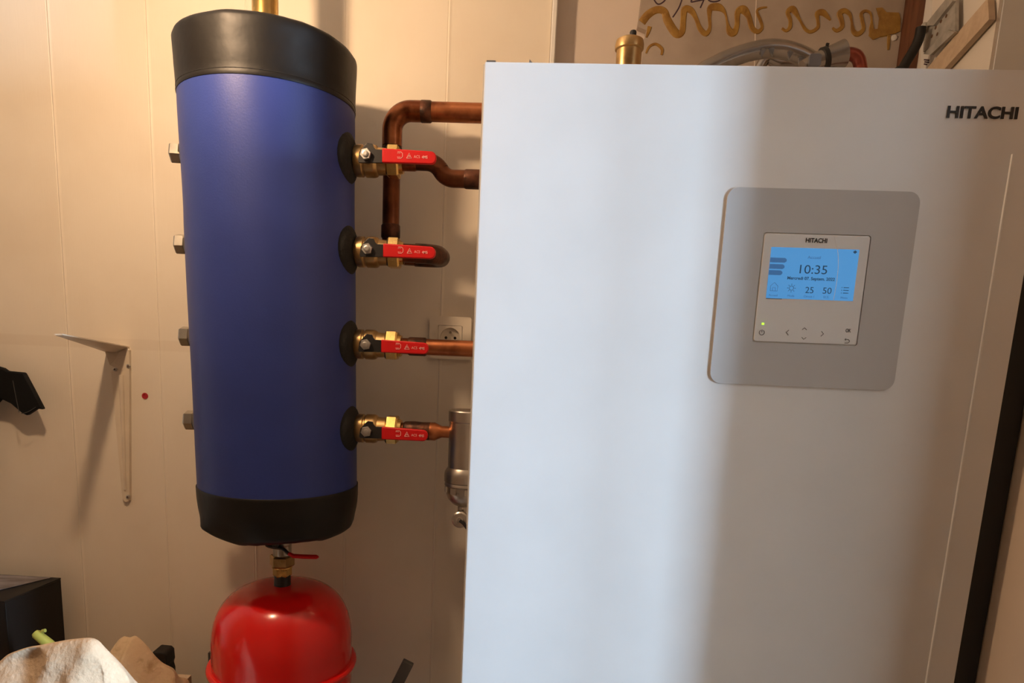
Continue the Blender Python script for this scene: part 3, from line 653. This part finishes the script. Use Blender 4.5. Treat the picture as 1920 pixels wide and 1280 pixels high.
mb = MB(); mb.add(q+[p_+X*.006 for p_ in q], [(0, 1, 2, 3), (7, 6, 5, 4)]+[(k, (k+1) % 4, 4+(k+1) % 4, 4+k) for k in range(4)])
obj('folded_flange', mb, 'galv', st)
q = [pier(x, y, .762) for x, y in ((1731, 101), (1777, 56), (1790, 60), (1744, 103))]
mb = MB(); mb.add(q+[p_+X*.006 for p_ in q], [(0, 1, 2, 3), (7, 6, 5, 4)]+[(k, (k+1) % 4, 4+(k+1) % 4, 4+k) for k in range(4)])
obj('folded_flange', mb, 'galv', st)
for x, y in ((1755, 52), (1765, 40), (1748, 68), (1775, 30), (1758, 64)):
    obj('nail_head', MB().lathe([(.0030, 0), (.0030, .0008), (.0018, .0013)], pier(x, y, .7685), -X, 12), 'rust', st)
obj('rivet', MB().lathe([(.0085, 0), (.0085, .004), (.005, .006)], pier(1734, 52, .763), -X, 16), 'galv', st, smooth=True)
nl = [pier(x, y, .783) for x, y in ((1730, -30), (1748, -30), (1744, 132), (1726, 132))]
mb = MB(); mb.add(nl+[p_+X*.001 for p_ in nl], [(0, 1, 2, 3), (7, 6, 5, 4)]+[(k, (k+1) % 4, 4+(k+1) % 4, 4+k) for k in range(4)])
nt_ = thing('edge_strip', nl[3], 'white edge strip with a dark printed mark running behind the steel plate', 'strip')
obj('paper', mb, 'white', nt_)
pm = MB()
for yy, xx in ((112, (1733, 1742)), (116, (1734, 1742)), (120, (1733, 1738))):
    pm.tube([pier(xx[0], yy, .7826), pier(xx[1], yy+1, .7826)], .0012, 6)
obj('print', pm, 'pen', nt_)

# ------------------------------------------------------------------ shelf bracket on the wall
bk = thing('shelf_bracket', at(238, 800, 0), 'cream metal shelf bracket screwed to the clad wall, arm pointing out', 'bracket')
ct0, cb0 = at(238, 650, 0), at(240, 934, 0)
hx = .0105
# upright: tapered channel with a rib, wide at the top
def lerp(a, b, t): return a+(b-a)*t
W0, W1 = .0225, .0085
pts_f = []
up_ = [(ct0.x+.009-2*W0*.93, ct0.z-.055), (ct0.x+.009-2*W0*.5, ct0.z-.012), (ct0.x+.002, ct0.z+.001), (ct0.x+.009, ct0.z-.006)]
up_ += [(cb0.x+W1, cb0.z+.006), (cb0.x+W1*.7, cb0.z-.004), (cb0.x, cb0.z-.0075), (cb0.x-W1*.7, cb0.z-.004), (cb0.x-W1, cb0.z+.006)]
obj('upright', MB().prism(up_, (0, 0, 0), X, Z, -Y, -.001, .0085), 'bracket', bk, bevel=.001)
obj('rib', MB().tube([(ct0.x-.010, -.0085, ct0.z-.060), (cb0.x-.0005, -.0085, cb0.z+.022)], .004, 10, rad=[.0055, .0030]), 'bracket', bk, smooth=True)
tipP = at(107, 625, -.265)
# arm: flat tapering strip leaving the wall
c0 = Vector((ct0.x+.004, -.001, ct0.z-.002)); c1 = Vector((ct0.x-.038, -.001, ct0.z-.030))
a0 = Vector((ct0.x+.006, -.002, ct0.z+.001)); a1 = Vector((ct0.x-.042, -.012, ct0.z-.010))
tipA = tipP+X*.010; tipB = tipP-X*.004-Z*.001
ex = (tipA-a0)
mb = MB()
sec = []
for t in (0, .15, .35, .6, .85, 1):
    e0 = lerp(a0, tipA, t); e1 = lerp(a1, tipB, t); md = (e0+e1)/2-Z*.006*(1-t)
    for p_ in (e0, md, e1): sec.append(p_)
    for p_ in (e1, md, e0): sec.append(p_-Z*.0022)
fs = []
for i in range(5):
    for k in range(6): fs.append((i*6+k, (i+1)*6+k, (i+1)*6+(k+1) % 6, i*6+(k+1) % 6))
fs += [(5, 4, 3, 2, 1, 0), tuple(30+k for k in range(6))]
obj('arm', mb.add(sec, fs), 'bracket', bk, smooth=True, angle=50)
gs = [a0, a1, Vector((ct0.x-.034, -.0095, ct0.z-.040)), Vector((ct0.x-.006, -.0095, ct0.z-.050))]
obj('gusset', MB().add(gs+[g_+Y*.003 for g_ in gs], [(0, 1, 2, 3), (7, 6, 5, 4)]+[(k, (k+1) % 4, 4+(k+1) % 4, 4+k) for k in range(4)]), 'bracket', bk)
for x, y in ((241, 686), (216, 692), (240, 931)):
    o = at(x, y, -.0085); s_ = obj('screw', MB().lathe([(.0046, -.001), (.0044, .0012), (.002, .0022)], o, -Y, 14), 'zinc', bk, smooth=True)
    obj('screw_slot', MB().lathe([(.0020, .0018), (.0020, .0026)], o, -Y, 8), 'rust', s_)
rp = at(272, 742, 0)
tag(obj('wall_plug', MB().lathe([(.0068, -.002), (.0068, .0012), (.0035, .0014), (.0030, .0006)], rp, -Y, 18), 'redplug', smooth=True), 'small red plastic wall plug in the cladding beside the bracket', 'wall plug')

# ------------------------------------------------------------------ black garment corner hanging at the left
jy = -.045
J = [(-150, 600), (-40, 676), (2, 690), (8, 695.5), (40, 698.5), (62, 730), (84.5, 767), (72, 766), (46, 779.5), (36, 775), (15, 757), (0, 748), (-45, 800), (-70, 1000), (-230, 1010), (-260, 760)]
jp = [at(x, y, jy) for x, y in J]
jk = thing('black_garment', at(-20, 720, jy), 'corner of a black garment hanging against the clad wall, stitched hem', 'garment')
mb = MB().prism([(p_.x, p_.z) for p_ in jp], (0, jy, 0), X, Z, Y, 0, .012)
for v_ in mb.v: v_.y += .008*math.sin((v_.x+.9)*45)
obj('cloth', mb, 'jacket', jk, smooth=True, angle=50, bevel=.003)
S = spline([tuple(at(x, y, jy-.014)) for x, y in ((24, 713), (30, 745), (36, 773))], 5); obj('seam', MB().tube([Vector(s_) for s_ in S], .0006, 6), 'thread', jk)
S = spline([tuple(at(x, y, jy-.014)) for x, y in ((40, 775), (52, 772), (67, 763))], 5); obj('seam', MB().tube([Vector(s_) for s_ in S], .0006, 6), 'thread', jk)
obj('hook', MB().tube([(at(-130, 630, 0).x, .002, at(-130, 630, 0).z), (at(-130, 630, 0).x, -.05, at(-130, 630, 0).z), (at(-130, 630, 0).x, -.058, at(-130, 630, 0).z+.015)], .004, 10), 'zinc', jk, smooth=True)

# ------------------------------------------------------------------ workbench (below the frame), box, cloths and odds and ends
BT = .70
wbn = thing('workbench', (-1.0, -.36, 0), 'low wooden workbench against the clad wall under the box and cloths', 'bench')
obj('top', MB().box((-1.45, -.66, BT-.035), (-.62, -.02, BT), .003), 'bench', wbn)
for x in (-1.40, -.66):
    for y in (-.60, -.08): obj('leg', MB().box((x-.025, y-.025, 0), (x+.025, y+.025, BT-.033)), 'bench', wbn)
# black cardboard box with a glossy printed lid
bx0, bx1 = at(117, 1083, -.045), None
bz_ = bx0.z
cb = thing('black_box', (-1.06, -.12, BT), 'black cardboard box with glossy printed top standing beside the wall', 'box')
xr0, xr1 = -.931, -.950
yb0, yb1 = -.045, -.185
vs = [(-1.22, yb0, BT), (xr0, yb0, BT), (xr1, yb1, BT), (-1.24, yb1, BT), (-1.22, yb0, bz_-.004), (xr0, yb0, bz_-.004), (xr1, yb1, bz_-.004), (-1.24, yb1, bz_-.004)]
obj('carton', MB().add(vs, [(3, 2, 1, 0), (4, 5, 6, 7), (0, 1, 5, 4), (1, 2, 6, 5), (2, 3, 7, 6), (3, 0, 4, 7)]), 'box', cb, bevel=.001)
vs = [(-1.22, yb0, bz_-.0035), (xr0, yb0, bz_-.0035), (xr1, yb1, bz_-.0035), (-1.24, yb1, bz_-.0035), (-1.22, yb0, bz_+.0005), (xr0, yb0, bz_), (xr1-.002, yb1, bz_-.001), (-1.24, yb1, bz_)]
obj('lid_flap', MB().add(vs, [(3, 2, 1, 0), (4, 5, 6, 7), (0, 1, 5, 4), (1, 2, 6, 5), (2, 3, 7, 6), (3, 0, 4, 7)]), 'box', cb)
vs = [(-1.20, yb0-.004, bz_+.0006), (xr0-.018, yb0-.004, bz_+.0006), (xr1-.055, yb1+.045, bz_+.0006), (-1.22, yb1+.03, bz_+.0006)]
obj('printed_panel', MB().add([Vector(v_) for v_ in vs]+[Vector(v_)+Z*.0006 for v_ in vs], [(3, 2, 1, 0), (4, 5, 6, 7)]+[(k, (k+1) % 4, 4+(k+1) % 4, 4+k) for k in range(4)]), 'boxtop', cb)

def heap(name, m, label, outline, ybase, depth, seed, amp, lean=0):
    """crumpled cloth: ridge line measured along x, falling away to front and back"""
    R = spline([tuple(at(x, y, ybase)) for x, y in outline], 6); n = len(R); mrow = 22
    vs = []; fs = []
    for i, (x, _, z) in enumerate(R):
        for j in range(mrow+1):
            t = -1+2*j/mrow
            y = ybase+t*depth-.01
            k = 1-abs(t)**1.05
            if t < 0: k = (1-abs(t)**1.8)*.85+.15*(1-abs(t))
            zz = BT+.004+(z-BT)*k
            d = mn.noise(Vector((x*9+seed, y*9, zz*7)))*amp+(abs(mn.noise(Vector((x*17+seed, y*13, zz*14))))-.2)*amp*1.1+mn.noise(Vector((x*40+seed, y*40, zz*30)))*amp*.18
            edge = min(1, abs(abs(t))*3)
            vs.append(Vector((x+d*.6*edge+lean*t, y+d*1.2*edge, max(BT+.003, zz+d*.8*edge*(k > .02)))))
    for i in range(n-1):
        for j in range(mrow): fs.append((i*(mrow+1)+j, (i+1)*(mrow+1)+j, (i+1)*(mrow+1)+j+1, i*(mrow+1)+j+1))
    nn = len(vs); vs += [Vector((v_.x, v_.y, BT+.0005)) for v_ in vs]
    def rim(a, b): fs.append((a, b, b+nn, a+nn))
    for i in range(n-1):
        rim(i*(mrow+1), (i+1)*(mrow+1)); rim(i*(mrow+1)+mrow, (i+1)*(mrow+1)+mrow)
    for j in range(mrow):
        rim(j, j+1); rim((n-1)*(mrow+1)+j, (n-1)*(mrow+1)+j+1)
    bot = [tuple(nn+q_ for q_ in f) for f in fs[:(n-1)*mrow]]
    o = obj(name, MB().add(vs, fs+bot), m, smooth=True, angle=70)
    sb = o.modifiers.new('smooth', 'SUBSURF'); sb.levels = 1; sb.render_levels = 1
    return tag(o, label, 'cloth')
heap('suede_cloth', 'cloth', 'large crumpled cream suede cloth heaped in front of the black box', [(-120, 1300), (-60, 1262), (0, 1240), (30, 1219), (90, 1201), (150, 1190), (185, 1189), (205, 1208), (232, 1243), (262, 1290), (290, 1340), (300, 1420)], -.46, .13, 2.1, .030)
heap('suede_cloth', 'cloth2', 'speckled tan suede cloth with a torn edge behind the larger cream cloth', [(196, 1330), (205, 1262), (214, 1222), (226, 1200), (238, 1188), (250, 1190), (264, 1187), (286, 1212), (305, 1238), (326, 1264), (345, 1330), (350, 1420)], -.20, .08, 7.7, .026)
# yellow-green plug-like handle poking out behind the cream cloth
y0, y1 = at(68, 1188, -.27), at(90, 1206, -.27)
dr = (y1-y0).normalized()
yh = thing('yellow_handle', (y1.x+.06, -.27, BT), 'yellow-green rounded plastic handle poking out behind the cream cloth', 'handle')
obj('grip', MB().tube([y0-dr*.004, y0, y1, y1+dr*.04, Vector((y1.x+.06, -.27, BT))], .008, 16, rad=[.006, .0085, .0095, .0095, .0095]), 'yellow', yh, smooth=True)
obj('rim', MB().tube([y0+Z*.006+X*.012, y0+Z*.008+X*.018], .0035, 10), 'yellow', yh, smooth=True)
# black tool end behind the tan cloth
kk = at(309, 1216, -.075)
bl = MB().prism([(-.022, BT-kk.z), (.012, BT-kk.z), (.013, -.05), (.010, -.038), (.013, -.028), (.012, -.006), (.006, 0), (-.018, .001)], kk, X, Z, Y, -.02, .02)
tag(obj('black_tool', bl, 'black', bevel=.003), 'blunt black tool end standing behind the speckled tan cloth', 'tool')
# pale offcut beside the cloths
pz = at(345, 1266, -.10)
tag(obj('pale_offcut', MB().box((pz.x-.020, -.115, BT), (pz.x+.014, -.095, pz.z), .001).box((pz.x-.012, -.125, BT), (pz.x+.018, -.1149, pz.z-.006), .001), 'cloth'), 'pale broken board offcut standing between the cloths and the red vessel', 'offcut')

# ------------------------------------------------------------------ red expansion vessel and its valve
VC = Vector((-.380, -.200, 0)); VR = .1325
zt = 1.028; zr = .868
ev = thing('expansion_vessel', (VC.x, VC.y, .62), 'glossy red expansion vessel with a rolled seam below the blue tank', 'vessel')
pr = []
H, n = .118, 18
for k in range(n+1):
    t = PI/2*k/n; pr.append((VR*math.sin(t)**.62 if k else 0, zt-H*(1-math.cos(t)**.85) if k < n else zt-H))
pr = [(r, z) for r, z in pr]+[(VR, zr+.004)]
obj('upper_shell', MB().lathe(pr[::-1], VC, n=72), 'red_paint', ev, smooth=True, angle=60)
pr2 = [(VR, zr-.004), (VR, zr-.08)]+[(VR*math.cos(t)**.62, zr-.08-.12*math.sin(t)) for t in (.2, .5, .8, 1.1, 1.35, 1.5)]+[(0, zr-.2005)]
obj('lower_shell', MB().lathe(pr2, VC, n=72), 'red_paint', ev, smooth=True, angle=60)
rg = [(VR-.002, zr-.007)]+[(VR+.0035+.0065*math.cos(t), zr+.0065*math.sin(t)) for t in [-PI*.6+k*PI*1.2/10 for k in range(11)]]+[(VR-.002, zr+.007)]
obj('rolled_seam', MB().lathe(rg, VC, n=72), 'red_paint', ev, smooth=True, angle=70)
obj('nipple', MB().lathe([(.0185, zt-.010), (.0165, zt-.002), (.0155, zt+.001), (.0155, zt+.022)], VC, n=24), 'black_steel', ev, smooth=True)
wv = thing('isolation_valve', (VC.x, VC.y, zt+.02), 'small brass isolation valve with a thin red lever under the tank', 'valve')
zb = zt+.018
obj('fitting', MB().hexa(VC, Z, .0178, zb, zb+.017, xa=(1, .25, 0)), 'brass', wv)
obj('fitting_lip', MB().lathe([(.0175, zb+.016), (.0192, zb+.017), (.0192, zb+.020), (.017, zb+.021)], VC, n=24), 'brass', wv, smooth=True)
obj('union_nut', MB().hexa(VC, Z, .0235, zb+.020, zb+.042, xa=(1, .1, 0)), 'brass_old', wv)
obj('body', MB().lathe([(.017, zb+.041), (.0175, zb+.044), (.0175, zb+.062), (.019, zb+.064), (.019, zb+.074), (.0165, zb+.076), (.0165, zb+.092)], VC, n=28), 'nickel', wv, smooth=True, angle=30)
sy = VC.y-.024; zl = zb+.064
obj('stem', MB().lathe([(.007, .012), (.007, .028), (.005, .030)], (VC.x-.003, VC.y, zl+.006), -Y, 14), 'black_steel', wv, smooth=True)
lp = spline([(VC.x-.022, sy, zl+.012), (VC.x-.020, sy-.001, zl+.003), (VC.x-.006, sy-.002, zl), (VC.x+.010, sy-.003, zl-.001), (VC.x+.021, sy-.004, zl-.009), (VC.x+.030, sy-.004, zl-.0135), (VC.x+.040, sy-.004, zl-.014)], 5)
lv = obj('lever', MB().tube([Vector(p_) for p_ in lp], .0032, 10), 'black_steel', wv, smooth=True)
obj('grip', MB().tube([(VC.x+.022, sy-.004, zl-.0095), (VC.x+.031, sy-.004, zl-.0140), (VC.x+.050, sy-.004, zl-.0142), (VC.x+.075, sy-.004, zl-.0135), (VC.x+.079, sy-.004, zl-.0133)], .0042, 12, rad=[.0034, .0042, .0042, .0042, .002]), 'red_grip', lv, smooth=True)
# steel bracket holding the vessel to the wall
vb = thing('vessel_bracket', (VC.x, -.03, .6), 'grey steel wall bracket holding the red vessel from behind', 'bracket')
gx = at(393, 1240, -.055).x
obj('back_plate', MB().box((gx, -.006, .60), (VC.x+.02, .001, .865)), 'grey_bar', vb)
obj('flange', MB().box((gx, -.062, .60), (gx+.004, -.004, at(393, 1223, -.06).z)), 'grey_bar', vb)
obj('cradle', MB().box((gx+.002, -.075, .70), (VC.x+.02, -.004, .72)), 'grey_bar', vb)
# dark grey bar leaning into the gap beside the unit
e = at(766, 1240, -.12); e2 = at(746, 1280, -.125)
dn = (e2-e).normalized()
foot = e+dn*((e.z-.012)/-dn.z)
gb = MB().bar(foot, e, .024, .016, X)
tag(obj('leaning_bar', gb, 'grey_bar', bevel=.002), 'dark grey bar leaning up beside the white unit and red vessel', 'bar')
if '_local' in U: del U['_local']
